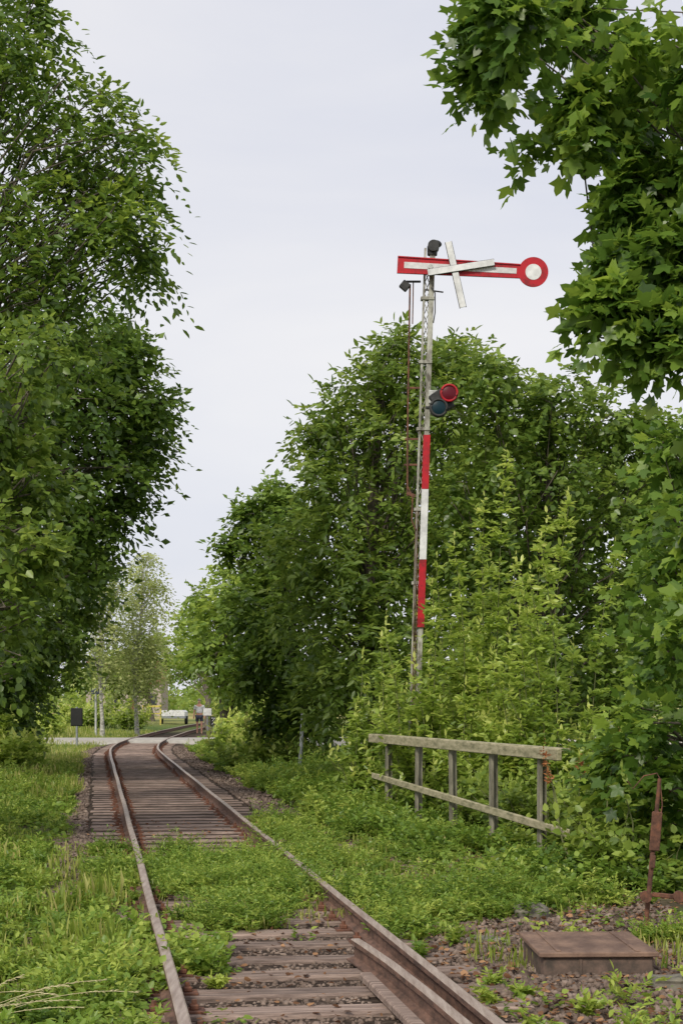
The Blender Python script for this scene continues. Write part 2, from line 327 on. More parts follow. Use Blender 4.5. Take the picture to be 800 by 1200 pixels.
V=np.concatenate(V);Fa=np.concatenate(Fa); me=bpy.data.meshes.new("ballast"); me.vertices.add(len(V)); me.vertices.foreach_set("co",V.astype(np.float32).ravel()); me.loops.add(Fa.size); me.loops.foreach_set("vertex_index",Fa.ravel().astype(np.int32)); me.polygons.add(len(Fa)); me.polygons.foreach_set("loop_start",np.arange(0,Fa.size,3,dtype=np.int32)); me.update(calc_edges=True); me.materials.append(M['stone'])
ob=bpy.data.objects.new("ballast",me); scene.collection.objects.link(ob); ob["kind"]="stuff"; tag(ob,"brown crushed stone ballast between the sleepers","gravel")
# crossing road
mb=MB(); rx=np.linspace(-60,14,60); ry=70+.03*(rx+8)+.6*np.sin(rx*.1)
for i in range(59):
    x0,x1=rx[i],rx[i+1]; mb.add([(x0,ry[i]-2.6,-.25),(x1,ry[i+1]-2.6,-.25),(x0,ry[i]-2.2,-.03),(x1,ry[i+1]-2.2,-.03),(x0,ry[i]+2.2,-.03),(x1,ry[i+1]+2.2,-.03),(x0,ry[i]+2.6,-.25),(x1,ry[i+1]+2.6,-.25)],[(0,1,3,2),(2,3,5,4),(4,5,7,6)])
mb.obj("path",["road"],kind="structure")
# ------------------------------------------------------------------ trees
def clumps(depth,lst,shrink=.2,spread=1.2,cp=(-1,1),mini=2,mr=(.22,.4)):
    out=[]
    for c in lst:
        px,py,rp=c[:3]; D=depth+(c[3] if len(c)>3 else rng.uniform(-.6,.6)); r=rp*D/F; r=max(r-shrink,r*.45); p=at(px,py,D); out.append((p,r))
        for sg in cp:
            q=p+np.array([rng.normal(0,.25)*r,sg*(r+shrink)*spread*rng.uniform(.8,1.3),rng.normal(0,.2)*r]); out.append((q,r*rng.uniform(.7,.95)))
        for _ in range(mini):
            d=unit(rng.normal(0,1,3)*np.array([1,.6,1])); out.append((p+d*r*rng.uniform(1.05,1.3),r*rng.uniform(*mr)))
    return out
def tree(name,label,cat,base,cl,tr_r,lm,tpl,ls,L=9,tw=.5,dens=60,droop=.35,bark='bark',gap=-.35,tintb=.45,up=1.0,sub=3,jn=.5,hang=.25,gfreq=2.2,limb=.28,flat=.85,skip=0,**kw):
    bx,by=base; bz=float(gh(bx,by)); root=empty(name,(bx,by,bz-.05),label,cat,**kw); o=np.array(root.location)
    C=np.array([c for c,r in cl]); top=C[:,2].max(); mc=C.mean(0)
    mb=MB(); K=9; tz=np.linspace(0,1,K); tp=np.stack([bx+(mc[0]-bx)*.75*tz**1.6+.08*np.sin(tz*7+bx),by+(mc[1]-by)*.75*tz**1.6+.08*np.cos(tz*6),bz-.05+(top-bz)*.92*tz],1)
    trad=tr_r*(1-.85*tz)**.9+.015; trad[0]*=1.35; mb.tube(tp,trad,10); big=np.mean([x[1] for x in cl])
    for c,r in cl:
        if skip and r<big*skip: continue
        h=np.clip((c[2]-bz)/(top-bz)*.92,.1,.95)*rng.uniform(.5,.85); p0=np.array([np.interp(h,tz,tp[:,k]) for k in range(3)]); r0=np.interp(h,tz,trad)*limb*(1 if r>.5*big else .35)
        dl=np.linalg.norm(c-p0); m1=p0*.68+c*.32+np.array([0,0,.13*dl])+rng.normal(0,.05,3)*dl; m2=p0*.32+c*.68+np.array([0,0,.1*dl])+rng.normal(0,.06,3)*dl
        mb.tube([p0,m1,m2,c],[r0,r0*.65+.003,r0*.4+.003,r0*.18+.003],6)
        for _ in range(sub):
            d=unit(rng.normal(0,1,3)); e=c+d*r*.75; e[2]-=.05*r; mb.tube([c,c*.5+e*.5+rng.normal(0,.12,3)*r,e],[r0*.14+.003,.003+r0*.05,.002],4,cap=False)
    mb.obj("trunk",[bark],root,o)
    lv=LV()
    for c,r in cl:
        n=int(dens*(r+.15)**2)+6; d=unit(rng.normal(0,1,(n,3))); ph=rng.uniform(0,6,3)
        lump=1+.28*np.sin(d[:,0]*4+ph[0])*np.cos(d[:,1]*4+ph[1])+.2*np.sin(d[:,2]*6+ph[2])+rng.normal(0,.1,n)
        rad=r*(.2+.85*rng.random(n)**.55)*lump; P=c+d*rad[:,None]*np.array([1,1,flat])
        g_=noise2(P[:,0]+P[:,2]*.7,P[:,1]*.8+P[:,2],gfreq); keep=(g_>gap)&(P[:,2]>gh(P[:,0],P[:,1])+.03); P=P[keep];d=d[keep]
        if len(P)==0: continue
        T=unit(d*.8+rng.normal(0,.45,P.shape)+np.array([0,0,-.12*(droop>0)+.1])); 
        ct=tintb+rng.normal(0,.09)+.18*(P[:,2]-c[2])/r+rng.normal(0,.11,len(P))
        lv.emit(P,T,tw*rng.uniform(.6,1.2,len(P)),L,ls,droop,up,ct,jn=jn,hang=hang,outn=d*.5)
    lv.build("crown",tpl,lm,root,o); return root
CL=clumps
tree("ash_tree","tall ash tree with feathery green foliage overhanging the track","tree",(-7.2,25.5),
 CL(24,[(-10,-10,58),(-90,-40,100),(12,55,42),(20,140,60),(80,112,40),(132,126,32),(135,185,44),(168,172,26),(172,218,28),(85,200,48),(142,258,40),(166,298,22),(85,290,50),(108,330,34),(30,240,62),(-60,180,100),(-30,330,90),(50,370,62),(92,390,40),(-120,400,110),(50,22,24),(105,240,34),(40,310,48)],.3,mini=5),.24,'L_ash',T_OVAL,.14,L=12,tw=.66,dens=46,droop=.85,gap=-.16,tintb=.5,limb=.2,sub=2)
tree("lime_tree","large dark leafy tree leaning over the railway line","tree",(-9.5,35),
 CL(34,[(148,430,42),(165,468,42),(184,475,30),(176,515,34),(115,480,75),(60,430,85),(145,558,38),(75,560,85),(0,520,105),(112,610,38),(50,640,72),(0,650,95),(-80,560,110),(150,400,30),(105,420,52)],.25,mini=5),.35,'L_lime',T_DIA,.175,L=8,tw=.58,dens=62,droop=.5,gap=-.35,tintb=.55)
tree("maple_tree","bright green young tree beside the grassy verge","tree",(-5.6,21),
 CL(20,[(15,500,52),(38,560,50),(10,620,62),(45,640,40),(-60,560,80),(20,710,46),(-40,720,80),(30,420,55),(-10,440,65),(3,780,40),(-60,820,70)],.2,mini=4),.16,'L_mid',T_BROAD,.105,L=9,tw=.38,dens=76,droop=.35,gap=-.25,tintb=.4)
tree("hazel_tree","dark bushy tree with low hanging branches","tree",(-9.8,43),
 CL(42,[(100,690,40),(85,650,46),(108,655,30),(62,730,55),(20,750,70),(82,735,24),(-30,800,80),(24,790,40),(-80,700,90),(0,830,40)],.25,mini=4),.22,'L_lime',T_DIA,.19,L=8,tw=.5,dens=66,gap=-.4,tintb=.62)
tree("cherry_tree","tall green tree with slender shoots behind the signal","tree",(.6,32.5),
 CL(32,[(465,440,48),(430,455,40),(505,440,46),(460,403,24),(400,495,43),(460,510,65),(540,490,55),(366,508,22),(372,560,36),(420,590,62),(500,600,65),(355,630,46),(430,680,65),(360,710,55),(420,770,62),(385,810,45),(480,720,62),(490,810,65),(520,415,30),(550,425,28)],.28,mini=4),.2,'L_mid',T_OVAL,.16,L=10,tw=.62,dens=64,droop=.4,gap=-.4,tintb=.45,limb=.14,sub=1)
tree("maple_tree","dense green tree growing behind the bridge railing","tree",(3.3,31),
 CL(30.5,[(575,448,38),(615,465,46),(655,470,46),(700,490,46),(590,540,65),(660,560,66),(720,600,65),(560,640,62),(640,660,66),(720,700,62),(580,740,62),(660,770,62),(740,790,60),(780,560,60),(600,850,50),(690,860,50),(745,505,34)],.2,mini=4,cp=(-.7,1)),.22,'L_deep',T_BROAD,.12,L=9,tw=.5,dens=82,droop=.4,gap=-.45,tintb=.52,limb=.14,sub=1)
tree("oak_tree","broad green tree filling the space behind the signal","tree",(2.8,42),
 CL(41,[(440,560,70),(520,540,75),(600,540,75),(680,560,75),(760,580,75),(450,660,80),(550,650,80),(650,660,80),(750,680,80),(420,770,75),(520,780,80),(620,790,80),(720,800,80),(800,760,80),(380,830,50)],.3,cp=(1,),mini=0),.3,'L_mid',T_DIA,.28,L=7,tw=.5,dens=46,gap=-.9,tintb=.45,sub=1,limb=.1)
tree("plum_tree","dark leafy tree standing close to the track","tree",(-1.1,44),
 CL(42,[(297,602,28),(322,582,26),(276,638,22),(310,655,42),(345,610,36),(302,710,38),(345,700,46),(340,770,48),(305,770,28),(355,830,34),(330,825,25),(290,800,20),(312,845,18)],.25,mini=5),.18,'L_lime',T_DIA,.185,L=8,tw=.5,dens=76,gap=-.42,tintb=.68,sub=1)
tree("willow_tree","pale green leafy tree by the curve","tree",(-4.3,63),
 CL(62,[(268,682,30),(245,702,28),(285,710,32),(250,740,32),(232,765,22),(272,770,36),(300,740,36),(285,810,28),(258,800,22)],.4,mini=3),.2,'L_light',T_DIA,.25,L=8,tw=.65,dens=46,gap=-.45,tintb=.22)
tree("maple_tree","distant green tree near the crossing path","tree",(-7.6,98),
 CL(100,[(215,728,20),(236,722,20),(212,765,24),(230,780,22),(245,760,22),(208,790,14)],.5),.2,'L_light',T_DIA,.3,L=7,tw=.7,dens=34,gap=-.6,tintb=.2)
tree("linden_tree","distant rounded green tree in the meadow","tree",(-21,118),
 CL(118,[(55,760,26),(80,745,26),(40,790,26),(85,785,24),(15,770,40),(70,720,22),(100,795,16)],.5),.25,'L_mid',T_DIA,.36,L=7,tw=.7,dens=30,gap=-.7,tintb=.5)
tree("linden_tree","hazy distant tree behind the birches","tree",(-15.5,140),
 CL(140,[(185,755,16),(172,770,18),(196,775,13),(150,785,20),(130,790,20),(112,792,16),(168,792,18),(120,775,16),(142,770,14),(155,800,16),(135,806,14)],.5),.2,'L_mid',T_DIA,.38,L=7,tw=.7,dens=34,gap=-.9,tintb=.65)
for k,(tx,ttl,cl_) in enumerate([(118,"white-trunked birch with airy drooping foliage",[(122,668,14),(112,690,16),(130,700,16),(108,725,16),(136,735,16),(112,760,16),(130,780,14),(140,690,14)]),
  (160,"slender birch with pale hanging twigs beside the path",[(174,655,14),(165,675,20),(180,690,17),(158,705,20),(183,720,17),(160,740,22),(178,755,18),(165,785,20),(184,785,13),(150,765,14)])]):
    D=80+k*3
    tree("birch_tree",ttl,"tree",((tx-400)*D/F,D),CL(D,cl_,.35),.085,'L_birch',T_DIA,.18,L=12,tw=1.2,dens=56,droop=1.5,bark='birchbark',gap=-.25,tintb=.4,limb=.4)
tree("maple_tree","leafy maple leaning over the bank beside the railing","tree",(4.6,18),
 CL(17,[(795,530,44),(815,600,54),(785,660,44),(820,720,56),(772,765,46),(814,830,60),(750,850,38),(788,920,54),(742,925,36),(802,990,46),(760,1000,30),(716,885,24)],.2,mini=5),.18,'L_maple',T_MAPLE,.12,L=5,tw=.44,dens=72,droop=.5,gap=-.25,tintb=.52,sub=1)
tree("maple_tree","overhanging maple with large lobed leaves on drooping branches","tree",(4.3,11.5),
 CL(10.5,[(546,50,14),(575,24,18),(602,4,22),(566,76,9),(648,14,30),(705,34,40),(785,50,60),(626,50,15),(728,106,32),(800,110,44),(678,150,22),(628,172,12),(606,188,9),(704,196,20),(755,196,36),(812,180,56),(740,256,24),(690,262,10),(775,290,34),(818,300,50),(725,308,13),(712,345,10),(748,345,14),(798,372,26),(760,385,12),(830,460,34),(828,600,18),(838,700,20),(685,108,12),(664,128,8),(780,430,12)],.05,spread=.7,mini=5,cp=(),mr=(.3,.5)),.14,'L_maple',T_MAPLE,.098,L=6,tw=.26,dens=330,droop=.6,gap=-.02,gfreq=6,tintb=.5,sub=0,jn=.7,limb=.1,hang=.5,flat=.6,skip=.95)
# background woods
lv=LV()
n=5200; x=rng.uniform(-140,60,n); y=230+rng.uniform(-25,40,n)+.1*x; hgt=(3.5+2.2*noise2(x,y*0,.11)+1.2*noise2(x,0*y,.5,2))*rng.random(n)**.5
P=np.stack([x,y,gh(x,y)+hgt],1); T=unit(rng.normal(0,1,(n,3))); lv.emit(P,T,1.2,6,.8,.2,1,.5+.2*noise2(x,y,.2),jn=.8)
lv.build("distant_woodland",T_DIA,'L_mid',label="far line of green trees beyond the fields",cat="woodland",kind="stuff")
# ------------------------------------------------------------------ shrubs (upright shoots)
def shrub(name,label,px,D,spread,heights,ls,lm,tpl,base_t=.55,nst=18,L=7,tw=.32,kmin=.12,dn=11,tall=.35,rest=(.3,.65)):
    bx,by=(px-400)*D/F,D; bz=float(gh(bx,by)); root=empty(name,(bx,by,bz-.03),label,"bush"); o=np.array(root.location); mb=MB(); lv=LV()
    for i in range(nst):
        h=heights[i] if i<len(heights) else rng.uniform(*rest)*heights[0]
        a=rng.uniform(0,6.28); rr_=spread*rng.random()**.6*(tall if i<len(heights) else 1); sx,sy=bx+rr_*math.cos(a)*.5,by+rr_*math.sin(a)*.4
        ex,ey=bx+rr_*math.cos(a)*1.15,by+rr_*math.sin(a)*1.1; gz=float(gh(sx,sy))
        k=np.linspace(0,1,7); P=np.stack([sx+(ex-sx)*k**1.3+.05*np.sin(k*6+a),sy+(ey-sy)*k**1.3,gz-.03+h*k],1); mb.tube(P,.009*(1-.8*k)+.0025,5)
        m_=int(h*dn)+4; kk=rng.uniform(kmin,1,m_)**.8; Pb=np.stack([np.interp(kk,k,P[:,j]) for j in range(3)],1); d=rng.normal(0,1,(m_,3)); d[:,2]=rng.uniform(.0,.6,m_)+kk*.5; T=unit(d)
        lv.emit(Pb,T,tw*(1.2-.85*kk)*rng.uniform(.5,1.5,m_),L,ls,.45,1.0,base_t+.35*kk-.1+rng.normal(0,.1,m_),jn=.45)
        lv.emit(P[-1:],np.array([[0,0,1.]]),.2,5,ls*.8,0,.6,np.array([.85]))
    mb.obj("stem",['stem'],root,o); lv.build("foliage",tpl,lm,root,o); return root
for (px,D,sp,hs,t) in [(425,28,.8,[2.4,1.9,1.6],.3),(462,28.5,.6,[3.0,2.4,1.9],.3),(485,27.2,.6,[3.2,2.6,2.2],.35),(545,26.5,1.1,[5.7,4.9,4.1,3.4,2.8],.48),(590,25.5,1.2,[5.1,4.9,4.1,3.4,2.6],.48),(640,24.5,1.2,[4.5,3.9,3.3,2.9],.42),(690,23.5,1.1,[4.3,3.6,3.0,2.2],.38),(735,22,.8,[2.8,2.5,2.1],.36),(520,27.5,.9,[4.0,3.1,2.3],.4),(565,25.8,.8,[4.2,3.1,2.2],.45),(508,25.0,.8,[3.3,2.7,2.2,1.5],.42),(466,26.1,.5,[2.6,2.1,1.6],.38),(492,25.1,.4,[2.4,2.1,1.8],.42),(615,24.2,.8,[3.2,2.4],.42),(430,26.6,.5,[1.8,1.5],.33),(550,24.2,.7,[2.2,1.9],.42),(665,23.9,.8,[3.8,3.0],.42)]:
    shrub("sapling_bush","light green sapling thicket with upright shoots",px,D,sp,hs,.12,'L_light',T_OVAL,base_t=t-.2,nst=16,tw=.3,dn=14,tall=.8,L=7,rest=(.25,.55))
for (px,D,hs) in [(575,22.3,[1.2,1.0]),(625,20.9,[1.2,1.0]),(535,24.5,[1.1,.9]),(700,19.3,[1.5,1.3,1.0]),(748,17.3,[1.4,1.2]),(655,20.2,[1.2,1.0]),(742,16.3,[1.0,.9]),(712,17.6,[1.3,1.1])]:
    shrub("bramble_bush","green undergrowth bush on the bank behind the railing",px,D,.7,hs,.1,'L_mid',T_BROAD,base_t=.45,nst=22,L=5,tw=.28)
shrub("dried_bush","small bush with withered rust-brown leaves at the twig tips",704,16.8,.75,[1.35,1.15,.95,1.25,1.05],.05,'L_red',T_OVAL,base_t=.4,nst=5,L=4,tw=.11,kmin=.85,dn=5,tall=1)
for (px,D,hs) in [(8,50,[1.5,1.3]),(0,40,[1.3,1.1]),(300,52,[2.0,1.6]),(322,46,[1.8,1.5]),(290,66,[2.1,1.8]),(110,97,[2.2,2.0]),(150,97,[2.0,1.8]),(130,105,[2.4,2.0]),(90,100,[2.4,2.0]),(285,80,[2.6,2.2]),(268,90,[2.6,2.4]),(50,78,[2.0,1.8]),(305,42,[1.2,1.0])]:
    shrub("meadow_bush","pale yellow-green bush in tall grass",px,D,1.2,hs,.19,'L_light',T_DIA,base_t=.25,nst=30,L=6,tw=.45)
# ------------------------------------------------------------------ ground cover
def cover(name,label,n,fy,fu,hfun,ls,m,tpl,mask=None,tb=.5,per=9,kind="stuff",lsgrow=.5,y0=9.,wmul=.5):
    y=fy(n);u=fu(n); x=cen(y)+u
    if mask is not None: k=mask(x,y,u); x,y,u=x[k],y[k],u[k]
    n=len(x); h=hfun(x,y,u)*rng.uniform(.5,1.2,n); z0=gh(x,y)
    lv=LV(); q=rng.random((n,per)); a=rng.uniform(0,6.28,(n,per)); w=(.05+wmul*h[:,None])*rng.random((n,per))**.6
    P=np.stack([x[:,None]+w*np.cos(a),y[:,None]+w*np.sin(a),z0[:,None]+h[:,None]*q*np.sqrt(np.clip(1-(w/(w.max()+.01))**2,.15,1))+.01],-1)
    A=np.stack([np.cos(a),np.sin(a),rng.normal(.15,.3,(n,per))],-1); N=rng.normal(0,.4,(n,per,3)); N[...,2]+=1
    S=(ls*(np.maximum(y,y0)/y0)**lsgrow)[:,None]*rng.uniform(.6,1.3,(n,per))*(rng.uniform(.6,1.3,n))[:,None]; T=tb+.2*noise2(x,y,1.3,5)[:,None]+rng.normal(0,.1,(n,1))+rng.normal(0,.1,(n,per))+.3*(q-.5)
    lv.raw(P,unit(A),N,S,T); return lv.build(name,tpl,m,label=label,cat="plants",kind=kind)
def herbs(name,label,n,fy,fu,hfun,ls,m,tpl,mask=None,tb=.5,st=6,L=9,spread=.55,droop=.35):
    y=fy(n);u=fu(n); x=cen(y)+u
    if mask is not None: k=mask(x,y,u); x,y,u=x[k],y[k],u[k]
    n=len(x); h=hfun(x,y,u)*rng.uniform(.5,1.5,n); P=np.stack([x,y,gh(x,y)],1); lv=LV()
    P=np.repeat(P,st,0); hh=np.repeat(h,st)*rng.uniform(.6,1.1,n*st); a=rng.uniform(0,6.28,n*st); T=unit(np.stack([np.cos(a)*spread,np.sin(a)*spread,np.ones(n*st)*rng.uniform(.5,1.1,n*st)],1))
    t=np.repeat(tb+.2*noise2(x,y,1.5,3)+rng.normal(0,.15,n),st)
    for j in range(2):
        kk=.35+.4*j
        Pb=P+T*(hh*kk)[:,None]; T2=unit(T*.7+rng.normal(0,.5,T.shape)*np.array([1,1,.3])); lv.emit(Pb,T2,hh*.55,L,ls,droop*.6,1.,t-.08+.14*j,hang=.1,jn=.4)
    lv.emit(P,T,hh,L,ls,droop,1.0,t+.1,hang=.1,jn=.4)
    return lv.build(name,tpl,m,label=label,cat="plants",kind="stuff")
def grass(name,label,n,fy,fu,hfun,m,mask=None,tb=.45,w0=.007):
    y=fy(n);u=fu(n); x=cen(y)+u
    if mask is not None: k=mask(x,y,u); x,y,u=x[k],y[k],u[k]
    n=len(x); h=hfun(x,y,u)*rng.uniform(.4,1.25,n); lv=LV()
    tpl=(np.array([[0,.5,0],[0,-.5,0],[.45,.4,-.02],[.45,-.4,-.02],[.8,.0,-.12],[.8,-.3,-.12],[1,0,-.3]]),[[0,1,3],[0,3,2],[2,3,5],[2,5,6]])
    a=rng.uniform(0,6.28,n); A=np.stack([np.cos(a)*.38,np.sin(a)*.38,np.ones(n)],1)+rng.normal(0,.18,(n,3)); N=np.stack([-np.cos(a),-np.sin(a),.3*np.ones(n)],1)
    P=np.stack([x,y,gh(x,y)-.01],1); S=h
    wr=w0/np.mean(h)*2.; tp=(tpl[0]*np.array([1,wr,1]),tpl[1])
    T=tb+.25*noise2(x,y,.9,2)+rng.normal(0,.2,n); lv.raw(P,unit(A),-N,S,T); return lv.build(name,tp,m,label=label,cat="grass",kind="stuff")
patch=lambda x,y,s,f=1.0: noise2(x,y,f,s)+.5*noise2(x,y,f*2.7,s+3)
grass("verge_grass","uneven green grass mixed with weeds on the verge beside the track",60000,lg(6.5,30),lambda n:-1.05-9*rng.random(n)**1.4,lambda x,y,u:.1+.18*smooth(1.5,4,-u)+.24*smooth(0,.9,noise2(x,y,1.4,7)),'L_grass',mask=lambda x,y,u:(patch(x,y,1,1.1)>-.1)&((u<-1.5-0.3*noise2(x,y,1.))|(y<16)),tb=.45,w0=.006)
grass("verge_grass","tall meadow grass further along the railway",60000,lg(28,95),lambda n:-1.4-22*rng.random(n)**1.6,lambda x,y,u:.16+.45*smooth(3,9,-u)+.15*noise2(x,y,.6),'L_grass',tb=.55,w0=.022,mask=lambda x,y,u:(u<-1.6-.3*noise2(x,y,1.))&(np.abs(y-70)>2.8))
grass("verge_grass","grass tufts on the bank beyond the ballast",20000,lg(26,95),lambda n:2.2+5*rng.random(n),lambda x,y,u:.22+.1*noise2(x,y,.8),'L_grass',tb=.5,w0=.018,mask=lambda x,y,u:np.abs(y-70)>2.8)
cover("ground_cover","leafy weeds spreading over the verge by the rail",6500,lg(6.5,34),lambda n:-1.0-7*rng.random(n)**1.3,lambda x,y,u:.1+.14*smooth(1.5,4,-u)+.15*smooth(.2,.9,noise2(x,y,1.7,8)),.045,'L_field',T_BROAD,mask=lambda x,y,u:(patch(x,y,4,1.3)>-.05)&((u<-1.6)|(y<15)),tb=.42,per=12)
herbs("ground_cover","ferny herbs and seedlings on the verge by the rail",2600,lg(6.8,44),lambda n:-1.1-6*rng.random(n)**1.2,lambda x,y,u:.22+.2*smooth(1.5,4,-u),.05,'L_field',T_OVAL,mask=lambda x,y,u:(patch(x,y,14,1.1)>-.1)&((u<-1.6)|(y<15)),tb=.48)
cover("ground_cover","dense leafy herbs along the far side of the ballast",6000,lg(24,75),lambda n:2.0+3.6*rng.random(n),lambda x,y,u:.15+.3*smooth(2.4,4.5,u),.065,'L_field',T_BROAD,mask=lambda x,y,u:(u>2.3+.5*noise2(x,y,.5))&(np.abs(y-70)>2.8),tb=.42,per=14)
herbs("ground_cover","tall leafy herbs along the bank beyond the ballast",1100,lg(21,60),lambda n:1.9+2.8*rng.random(n),lambda x,y,u:.35+.25*smooth(2.4,4.5,u),.08,'L_field',T_OVAL,mask=lambda x,y,u:(noise2(x,y,.9,2)>-.25)&((y>27)|(u<3)),tb=.48)
trk=lambda x,y,u:patch(x,y,9,1.5)*.75+1.15*(1-np.abs(y-16.4)/3.9)
herbs("ground_cover","thick feathery weeds burying the sleepers between the rails",3400,lg(12.2,21.5),lambda n:rng.uniform(-1.2,.95,n),lambda x,y,u:.14+.15*smooth(.2,.9,patch(x,y,9,1.5))+.06*smooth(0,.7,u),.034,'L_field',T_OVAL,mask=lambda x,y,u:(trk(x,y,u)>.6)&((np.abs(np.abs(u)-.7525)>.09)|(noise2(x,y,2.5,31)>.3)),tb=.5,L=10,spread=.8,st=5)
herbs("ground_cover","leafy weed clumps spilling over the outer rail",2600,lg(12.2,24),lambda n:rng.uniform(.88,3.6,n),lambda x,y,u:.18+.2*smooth(.3,1.,patch(x,y,17,1.2)),.038,'L_field',T_OVAL,mask=lambda x,y,u:patch(x,y,17,1.2)>.25-.2*(u<1.5),tb=.52,L=10,spread=.8,st=5)
herbs("ground_cover","weed clump growing against the inner side of the rail",34,lg(10.6,11.7),lambda n:rng.uniform(-.7,-.42,n),lambda x,y,u:.18+0*x,.045,'L_field',T_BROAD,tb=.6,L=7,spread=.9)
herbs("ground_cover","weed clumps growing against the outside of the near rail",60,lg(9.8,12.5),lambda n:rng.uniform(-1.5,-.85,n),lambda x,y,u:.2+0*x,.05,'L_field',T_BROAD,tb=.6,L=7,spread=.9)
herbs("ground_cover","taller nettle-like herbs at the foot of the railing",380,lg(14.5,26),lambda n:2.4+1.5*rng.random(n),lambda x,y,u:.28+0*x,.06,'L_field',T_BROAD,mask=lambda x,y,u:noise2(x,y,1.3,23)>0.,tb=.4,L=7)
grass("track_grass","grass tufts growing between the rails",8000,lg(11.8,24),lambda n:rng.uniform(-1.5,1.8,n),lambda x,y,u:.12+.08*noise2(x,y,2),'L_grass',mask=lambda x,y,u:(trk(x,y,u)>.35),tb=.45,w0=.005)
grass("track_grass","thin grass tufts between stones near the railing",9000,lg(11,26),lambda n:rng.uniform(1.3,3.9,n),lambda x,y,u:.14+.06*noise2(x,y,2),'L_grass',mask=lambda x,y,u:patch(x,y,29,1.4)>.15,tb=.5,w0=.005)
cover("ground_cover","green weed clumps on the stony ground beside the rail",1500,lg(7,24),lambda n:rng.uniform(1.0,3.4,n),lambda x,y,u:.07+.25*smooth(.1,.8,noise2(x,y,1.6,6)),.036,'L_field',T_BROAD,mask=lambda x,y,u:(patch(x,y,6,1.6)>np.where(y<12.5,.7,.4)),tb=.5,per=18)
cover("ground_cover","small weeds near the closest sleepers",350,lg(6.8,12.5),lambda n:rng.uniform(-1.3,.3,n),lambda x,y,u:.1+0*x,.04,'L_field',T_BROAD,mask=lambda x,y,u:(noise2(x,y,2.1,12)>.55)|((u<-.85)&(u>-1.3)),tb=.5,per=12)
herbs("ground_cover","seedlings with pinnate leaves beside the near rail",80,lg(7.2,12.5),lambda n:rng.uniform(-1.5,2.6,n),lambda x,y,u:.2+0*x,.055,'L_field',T_OVAL,mask=lambda x,y,u:((u<-.85)|((u>.95)&~((x>1.1)&(x<2.1)&(y>9.9)&(y<11.9)))|((u>-.6)&(u<-.45))),tb=.65,st=5,L=8)
cover("ground_cover","thick nettles and herbs on the bank behind the railing",5500,lg(8.5,32),lambda n:4.0+4.5*rng.random(n),lambda x,y,u:.3+.3*smooth(4,6,u),.085,'L_mid',T_BROAD,tb=.45,per=18,lsgrow=.3,mask=lambda x,y,u:(u>4.1)|(y<12))
# dead leaves
n=9000; y=lg(6.8,24)(n); u=rng.uniform(-1.3,4,n); x=cen(y)+u; k=((u>1)|(rng.random(n)<.25))&~((x>1.15)&(x<2.05)&(y>10.7)&(y<11.8)); x,y=x[k],y[k]; n=len(x); a=rng.uniform(0,6.28,n); lv=LV()
N_=rng.normal(0,.35,(n,3)); N_[:,2]+=1; lv.raw(np.stack([x,y,gh(x,y)+.035],1),np.stack([np.cos(a),np.sin(a),rng.normal(0,.2,n)],1),N_,rng.uniform(.025,.06,n),rng.random(n)); lv.build("leaf_litter",T_BROAD,'L_dry',label="brown fallen leaves scattered on the gravel",cat="leaf litter",kind="stuff")
# dry grass stalks
for i in range(9):
    p0=np.array([-2.0+.14*rng.normal(),8.5+.3*rng.normal(),-.1]); tip=p0+np.array([rng.uniform(.4,1.0),rng.normal(0,.2),rng.uniform(.1,.36)])
    mid=p0*.45+tip*.55+np.array([0,0,.1]); k=np.linspace(0,1,12)[:,None]; P=(1-k)**2*p0+2*k*(1-k)*mid+k*k*tip
    mb=MB(); mb.tube(P,.0018,5)
    for q_ in range(14):
        t_=.6+.4*q_/14; c=(1-t_)**2*p0+2*t_*(1-t_)*mid+t_*t_*tip; d=rng.normal(0,.006,3); mb.tube([c,c+np.array([.01,0,.0])+d*.5,c+np.array([.022,0,-.002])+d],[.001,.0025,.0006],5)
    mb.obj("grass_stalk",["straw"],origin=p0,label="dry bent grass stalk with seed head",cat="grass",group="dry grass stalks beside the rail")
# ------------------------------------------------------------------ railing
fa=at(453,820,24.7);fb=at(632,820,18.0); fdir=unit(fb[:2]-fa[:2]); fang=math.atan2(fdir[1],fdir[0]); R=rotz(fang)
fo=np.array([(fa[0]+fb[0])/2,(fa[1]+fb[1])/2,-.2]); fr=empty("bridge_railing",fo,"weathered grey railing with five posts and two long bars","railing")
for i in range(5):
    t=i/4; x=fa[0]+(fb[0]-fa[0])*t; y=fa[1]+(fb[1]-fa[1])*t; mb=MB(); lean=roty(rng.normal(0,.008))
    z0=-.75; z1=.985; Rp=lean@R
    mb.box((x,y,(z0+z1)/2),(.105,.03,z1-z0),Rp,0,.004); mb.box((x,y,(z0+z1)/2)+Rp@np.array([-.04,.05,0]),(.025,.075,z1-z0-.003),Rp,0,.004)
    mb.obj("post",['fencepost'],fr,fo)
def bar(name,pa,pb,ea,eb,h,th,z_a,z_b,offn):
    a=np.array([pa[0],pa[1],z_a]);b_=np.array([pb[0],pb[1],z_b]); d=unit(b_-a); a=a-d*ea;b_=b_+d*eb; c=(a+b_)/2; Ln=np.linalg.norm(b_-a)
    az=math.atan2(d[1],d[0]); el=math.asin(d[2]); Rr=rotz(az)@roty(-el); c=c+rotz(az)@np.array([0,offn,0])
    mb=MB(); mb.box(c,(Ln,th,h),Rr,0,.008)
    if name=="top_bar": mb.box(c+Rr@np.array([0,.05,h/2-.008]),(Ln-.01,.14,.03),Rr,0,.006)
    mb.obj(name,['fence'],fr,fo)
bar("top_bar",fa,fb,.9,.75,.12,.05,.985,1.0,-.042)
bar("middle_bar",fa,fb,.7,1.0,.085,.045,.42,.25,-.042)
